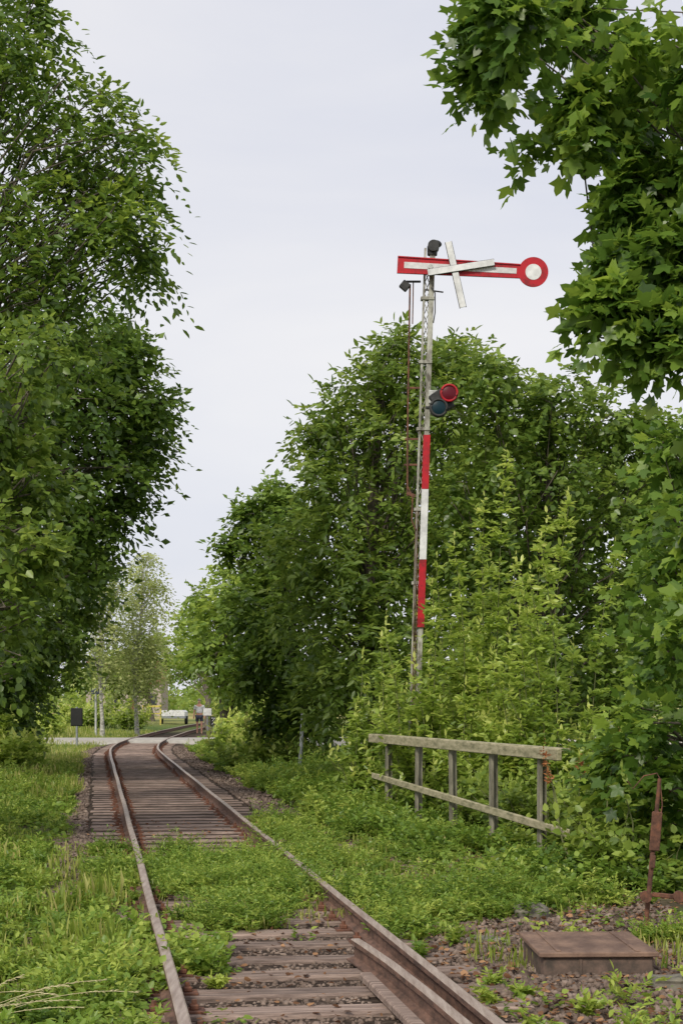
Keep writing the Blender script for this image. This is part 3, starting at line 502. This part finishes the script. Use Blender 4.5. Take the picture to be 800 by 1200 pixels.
# ------------------------------------------------------------------ signal
D=25.5; sc=F/D; bx0=1.05; o=np.array([bx0,D,float(gh(bx0,D))-.1]); sg_=empty("railway_signal",o,"semaphore signal with red and white arm crossed out, slightly leaning mast","railway signal")
def mx(z): return bx0+(z+.2)*.0325
def SX(px): return (px-400)/sc
def SZ(py): return CAMZ+(820-py)/sc
mb=MB(); zt=8.3
for offx,w,d in((.035,.075,.09),(-.075,.03,.09)):
    z0=o[2]; v=[];
    for z in(z0,zt):
        for a,b_ in((-1,-1),(1,-1),(1,1),(-1,1)): v.append((mx(z)+offx+a*w/2,D+b_*d/2,z))
    mb.add(v,[(0,1,2,3),(4,5,6,7),(0,1,5,4),(1,2,6,5),(2,3,7,6),(3,0,4,7)])
z=o[2]+.1; i=0
while z<zt-.2:
    x0,x1=(-.065,.0) if i%2==0 else (.0,-.065)
    mb.tube([(mx(z)+x0,D-.03,z),(mx(z+.16)+x1,D-.03,z+.16)],.007,5); mb.tube([(mx(z)+x1,D+.03,z),(mx(z+.16)+x0,D+.03,z+.16)],.007,5); z+=.16;i+=1
mb.box((mx(o[2]),D,o[2]+.05),(.6,.6,.3),None,0,.02)
for zz in(7.55,6.6,5.6,4.4,3.3): mb.box((mx(zz)-.02,D-.0,zz),(.2,.12,.05),None,0,.005)
mb.obj("mast",['mastgrey'],sg_,o)
for (a,b_,m_,nm) in((5.51,4.70,'red','red'),(4.70,3.65,'white','white'),(3.65,2.64,'red','red')):
    mb=MB(); v=[]
    for z in(b_+.002,a-.002):
        for s1,s2 in((-.052,0),(.052,0),(.052,1),(-.052,1)): v.append((mx(z)+.035+s1,D-.075+s2*.018,z))
    mb.add(v,[(0,1,2,3),(4,5,6,7),(0,1,5,4),(1,2,6,5),(2,3,7,6),(3,0,4,7)]); mb.obj("mast_board",[m_],sg_,o,label=nm+" painted strip of the mast board")
A0=np.array([SX(465),D-.16,SZ(313.5)]); A1=np.array([SX(623),D-.16,SZ(322)]); da=A1-A0; la=np.linalg.norm(da); Ra=roty(-math.atan2(da[2],da[0])); fr_=(A0,Ra)
rd=.222; h0=math.asin(.105/rd)
poly=[(0,-.128),(.3,-.125),(la-rd*math.cos(h0),-.105)]+[(la-rd*math.cos(t_),-rd*math.sin(t_)) for t_ in np.linspace(h0,2*math.pi-h0,36)[1:-1]]+[(la-rd*math.cos(h0),.105),(.3,.125),(0,.128)]
mb=MB(); mb.prism(poly,-.012,.012,0,fr_); 
for s in(-1,1): mb.prism([(0,s*.128-.008*(s>0)*2+.0),(la-.2,s*.105-.008*(s>0)*2),(la-.2,s*.105+.008-.008*(s>0)),(0,s*.128+.008-.008*(s>0))],-.03,-.0125,0,fr_)
arm=mb.obj("signal_arm",['red'],sg_,o,label="red signal arm with round end disc")
mb=MB(); mb.prism([(.1,-.046),(la-.25,-.04),(la-.25,.04),(.1,.046)],-.017,-.0125,0,fr_); mb.obj("white_stripe",['stripe'],arm,o)
mb=MB(); mb.prism([(la+.118*math.cos(t_),.118*math.sin(t_)) for t_ in np.linspace(0,2*math.pi,33)[:-1]],-.017,-.0125,0,fr_); mb.obj("white_disc",['white'],arm,o)
px_=mx(8); mb=MB(); mb.tube([(px_,D-.2,SZ(316)),(px_,D-.03,SZ(316))],.035,10); mb.obj("pivot",['offwhite'],arm,o)
cr=MB()
for (p,q_,yo) in(((524,288),(541,364),-.215),((500,324),(577,312),-.235)):
    a=np.array([SX(p[0]),D+yo,SZ(p[1])]);b_=np.array([SX(q_[0]),D+yo,SZ(q_[1])]);d=b_-a; cr.box((a+b_)/2,(np.linalg.norm(d),.016,.092),roty(-math.atan2(d[2],d[0])),0,.003)
    for e in(-1,1): cr.box((a+b_)/2+roty(-math.atan2(d[2],d[0]))@np.array([0,.0105,e*.046]),(np.linalg.norm(d)+.01,.02,.014),roty(-math.atan2(d[2],d[0])),1,.002)
cr.obj("invalid_cross",['white','darkmetal'],sg_,o,label="white X-shaped cross marking the signal as out of use")
mb=MB(); mb.tube([(mx(8.2)+.03,D,8.2),(mx(8.3)+.03,D,8.33)],[.075,.08],14); mb.tube([(mx(8.3)+.04,D-.12,8.32),(mx(8.3)+.05,D+.1,8.33)],.085,14); mb.sphere((mx(8.3)+.07,D-.02,8.36),(.1,.1,.06),10); mb.obj("top_cap",['darkmetal'],sg_,o)
mb=MB(); c=(SX(474),D-.05,SZ(336)); mb.box(c,(.13,.08,.13),roty(.7),0,.01); mb.box((SX(484),D-.05,SZ(331)),(.22,.03,.03),None,0,.004); mb.tube([(SX(505),D-.05,SZ(338)),(SX(509),D-.1,SZ(345)),(SX(509),D-.1,SZ(368)),(SX(507),D-.08,SZ(380))],.01,6)
mb.tube([(SX(497),D-.03,SZ(340)),(SX(519),D-.03,SZ(343))],.012,6); mb.obj("crank",['darkmetal'],sg_,o)
mb=MB(); mb.tube([(SX(480),D-.05,SZ(334)),(SX(478.5),D-.05,SZ(420)),(SX(477),D-.05,SZ(520)),(SX(477),D-.05,SZ(582))],.014,7); mb.tube([(SX(484),D-.02,SZ(330)),(SX(483),D-.02,SZ(380))],.01,6)
mb.tube([(SX(477),D-.05,SZ(570)),(SX(483),D-.05,SZ(584)),(SX(482),D-.05,SZ(610)),(SX(487),D-.05,SZ(622))],.014,6); mb.box((SX(481),D-.05,SZ(580)),(.14,.03,.05),roty(.4),0,.005)
for p_ in(455,515,545): mb.box((mx(SZ(p_))-.17,D-.03,SZ(p_)),(.24,.02,.03),None,0,.003)
for j in range(2): mb.tube([(SX(486.5+j*2.5),D-.09,SZ(600)),(SX(480.5+j*2.5),D-.09,o[2]+.2)],.006,5)
mb.obj("control_rod",['rust'],sg_,o)
mb=MB(); L1=np.array([SX(525),D-.13,SZ(463)]);L2=np.array([SX(513),D-.13,SZ(480)])
for c in(L1,L2): mb.tube([c+np.array([0,-.06,0]),c+np.array([0,.02,0]),c+np.array([0,.12,0])],[.14,.14,.09],24)
mb.box((L1+L2)/2+np.array([-.03,.06,0]),(.26,.1,.34),roty(-.6),0,.02); mb.box((mx(6)+.12,D-.02,SZ(466)),(.14,.12,.2),None,1,.01); mb.box((mx(6)+.1,D-.04,SZ(478)),(.2,.05,.03),None,0)
lampo=mb.obj("lamp_housing",['darkmetal','offwhite'],sg_,o)
for c,m_,nm in((L1,'redlens','red_lens'),(L2,'bluelens','blue_green_lens')):
    mb=MB(); K=24; v=[c+np.array([.1*math.cos(2*math.pi*j/K),-.062,.1*math.sin(2*math.pi*j/K)]) for j in range(K)]+[c+np.array([.06*math.cos(2*math.pi*j/K),-.072,.06*math.sin(2*math.pi*j/K)]) for j in range(K)]+[c+np.array([0,-.076,0])]
    mb.add(v,[(j,(j+1)%K,(j+1)%K+K,j+K) for j in range(K)]+[(j+K,(j+1)%K+K,2*K) for j in range(K)],0,True); mb.obj(nm,[m_],lampo,o)
    ring=MB(); P=[c+np.array([.12*math.cos(2*math.pi*j/K),-.065,.12*math.sin(2*math.pi*j/K)]) for j in range(K+1)]; ring.tube(P,.018,6,cap=False); ring.obj("lens_ring",['red' if m_=='redlens' else 'darkmetal'],lampo,o)
# ------------------------------------------------------------------ pulley post, box, stones
o=np.array([2.32,13.0,float(gh(2.32,13.0))-.1]); rp=empty("pulley_post",o,"rusty steel wire-guide post with bent wire on top","post")
mb=MB(); top=np.array([2.42,13,.96]); foot=np.array([2.3,13,o[2]]); mb.tube([foot,foot*.5+top*.5,top],[.019,.019,.015],8); mb.obj("post",['rust'],rp,o)
mb=MB(); mb.box((2.385,12.97,.56),(.08,.015,.3),roty(.08),0,.008); mb.box((2.36,12.96,.33),(.04,.02,.1),roty(.08),0,.006); mb.obj("plate",['rust'],rp,o)
mb=MB(); mb.tube([top,top+np.array([-.02,0,.04]),top+np.array([-.12,0,.02]),top+np.array([-.2,.02,-.08]),top+np.array([-.24,.02,-.02])],.005,5); mb.tube([top,top+np.array([.02,.0,-.2]),top+np.array([.0,-.02,-.3])],.005,5); mb.obj("bent_wire",['rust'],rp,o)
mb=MB(); mb.tube([(2.26,12.94,.09),(2.45,12.94,.07),(2.9,12.94,.02)],.014,6); mb.box((2.5,12.93,.07),(.3,.025,.035),roty(.1),0,.005)
for xx_ in(2.3,2.55): mb.tube([(xx_,12.9,.07),(xx_,12.93,.07)],.045,14)
mb.obj("pulley",['rust'],rp,o)
bx=(1.25+1.97)/2; R=rotz(.03); o=np.array([bx,11.25,-.25]); cb=empty("junction_box",o,"low steel box with rusty brown lid on the gravel","box")
mb=MB(); mb.box((bx,11.25,-.165),(.7,.92,.2),R,0,.01)
mb.box((bx-.1,10.785,-.16),(.02,.012,.16),R,0,.002); mb.obj("body",['boxside'],cb,o)
mb=MB(); mb.box((bx,11.25,-.05),(.76,.98,.032),R,0,.006)
for k in(-.25,.25): mb.box((bx+k,11.25,-.031),(.03,.9,.008),R,0,.002)
mb.obj("lid",['lid'],cb,o)
def rock(x,y,r,lab,m_='concrete'):
    mb=MB(); z=float(gh(x,y)); mb.sphere((0,0,0),1,9); v=np.array(mb.v); s=np.sign(v)*np.abs(v)**.5; s*=1+.14*np.sin(v[:,[1,2,0]]*4+x*9)
    mb.v=[tuple(p) for p in s*np.array(r)+np.array([x,y,z+r[2]*.4])]; mb.sm=[False]*len(mb.f); mb.obj("stone_block",[m_],origin=(x,y,z),label=lab,cat="stone")
rock(1.5,13.6,(.14,.12,.08),"mossy grey stone block half buried in weeds"); rock(1.95,10.2,(.12,.1,.07),"broken concrete block beside the steel box"); rock(-1.35,10.9,(.07,.05,.05),"small dark stone beside the rail"); rock(1.2,14.9,(.1,.08,.05),"flat grey stone at the edge of the ballast")
rock(1.05,12.4,(.16,.12,.035),"flat concrete slab piece lying on gravel")
# ------------------------------------------------------------------ signs and posts
def post(x,y,z1,r,m_,nm,lab,cat,leanx=0):
    z0=float(gh(x,y)); e=empty(nm,(x,y,z0-.1),lab,cat); o=np.array(e.location); mb=MB(); mb.tube([(x,y,z0-.1),(x+leanx,y,z1)],r,8); mb.obj("post",[m_],e,o); return e,o
e,o=post(-.925,37,1.23,.038,'grey','marker_post',"plain grey metal post leaning beside the track","post",.09)
mb=MB(); mb.box((-.835,37,1.24),(.09,.09,.03),None,0,.006); mb.obj("cap",['grey'],e,o)
e,o=post(-9.6,62,1.3,.04,'grey','track_sign',"black rectangular board on a grey post","sign")
mb=MB(); mb.box((-9.6,61.95,.93),(.4,.03,.62),None,0,.012); mb.box((-9.6,61.97,.93),(.44,.02,.66),None,0,.01); mb.obj("board",['black'],e,o)
e,o=post(-11.5,80,2.1,.05,'offwhite','path_sign',"small blue-grey sign on a slim white post by the path","sign")
mb=MB(); mb.box((-11.5,79.94,1.95),(.4,.03,.24),None,0,.01); mb.obj("board",['blue'],e,o)
e,o=post(-6.65,84.8,1.1,.03,'grey','white_sign',"small white board on a post near the crossing","sign")
mb=MB(); mb.box((-6.65,84.75,.95),(.42,.03,.36),None,0,.01); mb.obj("board",['white'],e,o)
e,o=post(-6.3,84.2,.6,.03,'grey','symbol_sign',"small black board with a white zigzag mark","sign")
mb=MB(); mb.box((-6.3,84.15,.5),(.32,.03,.46),None,0,.01); bd=mb.obj("board",['black'],e,o)
mb=MB(); mb.tube([(-6.3-.1,84.125,.65),(-6.3+.08,84.125,.65),(-6.3-.06,84.125,.51),(-6.3+.09,84.125,.5),(-6.3-.08,84.125,.35)],.02,5)
mb.obj("mark",['white'],bd,o)
x,y=at(178,820,118)[:2]; z=float(gh(x,y)); e=empty("yellow_barrier",(x,y,z),"low yellow barrier frame by the path","barrier"); o=np.array(e.location)
mb=MB(); mb.box((x,y,1.1),(1.3,.08,.14),None,0,.01); mb.obj("bar",['yellow'],e,o); mb=MB(); mb.box((x,y,.6),(1.3,.05,.08),None,0,.01); mb.obj("bar",['yellow'],e,o)
mb=MB(); 
mb.box((x-.6,y+.1,(z+1.2)/2),(.1,.08,1.2-z),None,0,.01); mb.obj("post",['yellow'],e,o); mb=MB(); mb.box((x+.6,y+.1,(z+1.2)/2),(.1,.08,1.2-z),None,0,.01); mb.obj("post",['yellow'],e,o)
x,y=at(204,820,125)[:2]; z=float(gh(x,y)); e=empty("box_trailer",(x,y,z),"small white covered trailer parked beyond the path","trailer"); o=np.array(e.location)
mb=MB(); mb.prism([(-.9,.0),(.9,0),(.9,.3),(.75,.42),(-.75,.42),(-.9,.3)],-1.3,1.3,0,((x,y,z+.6),np.eye(3))); mb.obj("tarp",['white'],e,o)
mb=MB(); mb.box((x,y,z+.5),(1.84,2.7,.16),None,0,.02); mb.obj("bed",['grey'],e,o)
for s in(-1,1):
    mb=MB(); mb.tube([(x+s*.9-.1,y,z+.3),(x+s*.9+.1,y,z+.3)],.3,16); mb.obj("wheel",['tyre'],e,o)
x,y=at(150,820,185)[:2]; z=float(gh(x,y)); e=empty("house",(x,y,z),"plastered house with a red tiled roof behind the trees","house"); o=np.array(e.location)
mb=MB(); mb.box((x,y,z+1.8),(8,7,3.6)); mb.prism([(-3.5,0),(3.5,0),(0,2.3)],-3.98,3.98,0,((x,y,z+3.6),rotz(math.pi/2))); mb.obj("wall",['brick'],e,o)
mb=MB()
for s in(-1,1): mb.box((x,y+s*1.85,z+4.8),(8.8,4.7,.14),rotx(-s*.58))
mb.obj("roof",['roof'],e,o)
for k in(-3,-1,3):
    mb=MB(); mb.box((x+k,y-3.52,z+1.8),(1,.06,1.2)); mb.obj("window",['glass'],e,o)
mb=MB(); mb.box((x+1,y-3.53,z+1.05),(.9,.06,2.1)); mb.obj("door",['rust'],e,o)
# ------------------------------------------------------------------ person
def skinmesh(name,pts,edges,radii,m_,parent=None,origin=(0,0,0),sub=2):
    me=bpy.data.meshes.new(name); me.from_pydata([tuple(np.array(p,float)) for p in pts],edges,[]); me.materials.append(M[m_])
    ob=bpy.data.objects.new(name,me); scene.collection.objects.link(ob); md=ob.modifiers.new("skin",'SKIN'); md.use_smooth_shade=True
    for i,r in enumerate(radii):
        s=me.skin_vertices[0].data[i]; s.radius=(r,r) if np.isscalar(r) else r; s.use_root=(i==0)
    sb=ob.modifiers.new("sub",'SUBSURF'); sb.levels=sub; sb.render_levels=sub
    if parent: ob.parent=parent
    return ob
pxp,pyp=-7.12,85.6; pz=float(gh(pxp,pyp))
pe=skinmesh("person",[(0,0,.95),(0,0,1.12),(0,.01,1.3),(0,0,1.43),(0,-.01,1.52),(0,-.02,1.6),(0,-.02,1.7),
 (.1,0,.88),(.12,-.04,.5),(.12,0,.08),(.13,-.14,.03), (-.1,0,.88),(-.11,.06,.5),(-.11,.12,.1),(-.12,0,.03),
 (.19,0,1.4),(.25,.02,1.13),(.26,-.1,.92),(.265,-.13,.84), (-.19,0,1.4),(-.25,.02,1.13),(-.26,-.1,.92),(-.265,-.13,.84),
 (.25,-.15,.77),(.265,-.17,.76),(.28,-.17,.765),(.292,-.16,.775),(.235,-.16,.82),(-.25,-.15,.77),(-.265,-.17,.76),(-.28,-.17,.765),(-.292,-.16,.775),(-.235,-.16,.82),(0,-.125,1.61)],
 [(0,1),(1,2),(2,3),(3,4),(4,5),(5,6),(0,7),(7,8),(8,9),(9,10),(0,11),(11,12),(12,13),(13,14),(3,15),(15,16),(16,17),(17,18),(3,19),(19,20),(20,21),(21,22),(18,23),(18,24),(18,25),(18,26),(18,27),(22,28),(22,29),(22,30),(22,31),(22,32),(5,33)],
 [(.16,.11),(.15,.11),(.17,.12),(.12,.09),.055,(.085,.1),(.075,.09),.09,.058,.04,(.045,.03),.09,.058,.04,(.045,.03),.06,.045,.033,(.03,.04),.06,.045,.033,(.03,.04)]+[.009]*10+[.015],'skin')
pe.location=(pxp,pyp,pz); tag(pe,"person in a pale shirt and dark shorts walking towards the crossing","person")
skinmesh("shirt",[(0,0,1.0),(0,0,1.15),(0,.01,1.3),(0,0,1.43),(.19,0,1.4),(.24,.02,1.2),(-.19,0,1.4),(-.24,.02,1.2)],[(0,1),(1,2),(2,3),(3,4),(4,5),(3,6),(6,7)],[(.19,.14),(.18,.135),(.195,.145),(.13,.1),.085,.075,.085,.075],'shirt',pe)
skinmesh("shorts",[(0,0,.96),(.1,0,.88),(.12,-.03,.6),(-.1,0,.88),(-.11,.04,.6)],[(0,1),(1,2),(0,3),(3,4)],[(.185,.135),.115,.09,.115,.09],'shorts',pe)
mb=MB(); mb.sphere((0,.0,1.7),(.09,.105,.085),12); v=np.array(mb.v); v[:,2]=np.maximum(v[:,2],1.66+.0*v[:,2]); mb.v=[tuple(p) for p in v]; h=mb.obj("hair",['hair'],pe)
for s in(-1,1):
    mb=MB(); mb.sphere((s*.032,-.108,1.655),.012,8); mb.obj("eye",['black'],pe)
# ------------------------------------------------------------------ world, light, camera
AZ=24
w=bpy.data.worlds.new("World"); scene.world=w; w.use_nodes=True; nt=w.node_tree; N=nt.nodes; L=nt.links; bg=N["Background"]; bg.inputs[1].default_value=.1
sky=N.new("ShaderNodeTexSky"); sky.sky_type='NISHITA'; sky.sun_disc=False; sky.sun_elevation=math.radians(38); sky.sun_rotation=math.radians(180+AZ); L.new(sky.outputs[0],bg.inputs[0])
tc=N.new("ShaderNodeTexCoord"); mp=N.new("ShaderNodeMapping"); mp.inputs["Scale"].default_value=(1,1,2.6); L.new(tc.outputs["Generated"],mp.inputs[0])
n=N.new("ShaderNodeTexNoise"); n.inputs["Scale"].default_value=3; n.inputs["Detail"].default_value=5; n.inputs["Roughness"].default_value=.5; n.inputs["Distortion"].default_value=.4; L.new(mp.outputs[0],n.inputs["Vector"])
r=N.new("ShaderNodeValToRGB"); L.new(n.outputs["Fac"],r.inputs[0]); r.color_ramp.elements[0].position=.3; r.color_ramp.elements[0].color=(.76,.775,.86,1); r.color_ramp.elements[1].position=.7; r.color_ramp.elements[1].color=(.94,.925,.935,1)
b2=N.new("ShaderNodeBackground"); b2.inputs[1].default_value=1.0; L.new(r.outputs[0],b2.inputs[0])
mxs=N.new("ShaderNodeMixShader"); mxs.inputs[0].default_value=.9; L.new(bg.outputs[0],mxs.inputs[1]); L.new(b2.outputs[0],mxs.inputs[2]); L.new(mxs.outputs[0],N["World Output"].inputs[0])
sl=bpy.data.lights.new("sun",'SUN'); sl.energy=2.9; sl.angle=math.radians(12); sl.color=(1,.93,.8); so=bpy.data.objects.new("sun",sl); so.rotation_euler=(math.radians(52),0,math.radians(-AZ)); scene.collection.objects.link(so)
cam=bpy.data.cameras.new("camera"); cam.sensor_fit='VERTICAL'; cam.sensor_height=36; cam.lens=60; cam.shift_y=220/1200; cam.clip_end=8000; co=bpy.data.objects.new("camera",cam); co.location=(0,0,CAMZ); co.rotation_euler=(math.radians(90),0,0); scene.collection.objects.link(co); scene.camera=co
scene.view_settings.view_transform='Standard'; scene.view_settings.look='None'; scene.view_settings.exposure=0
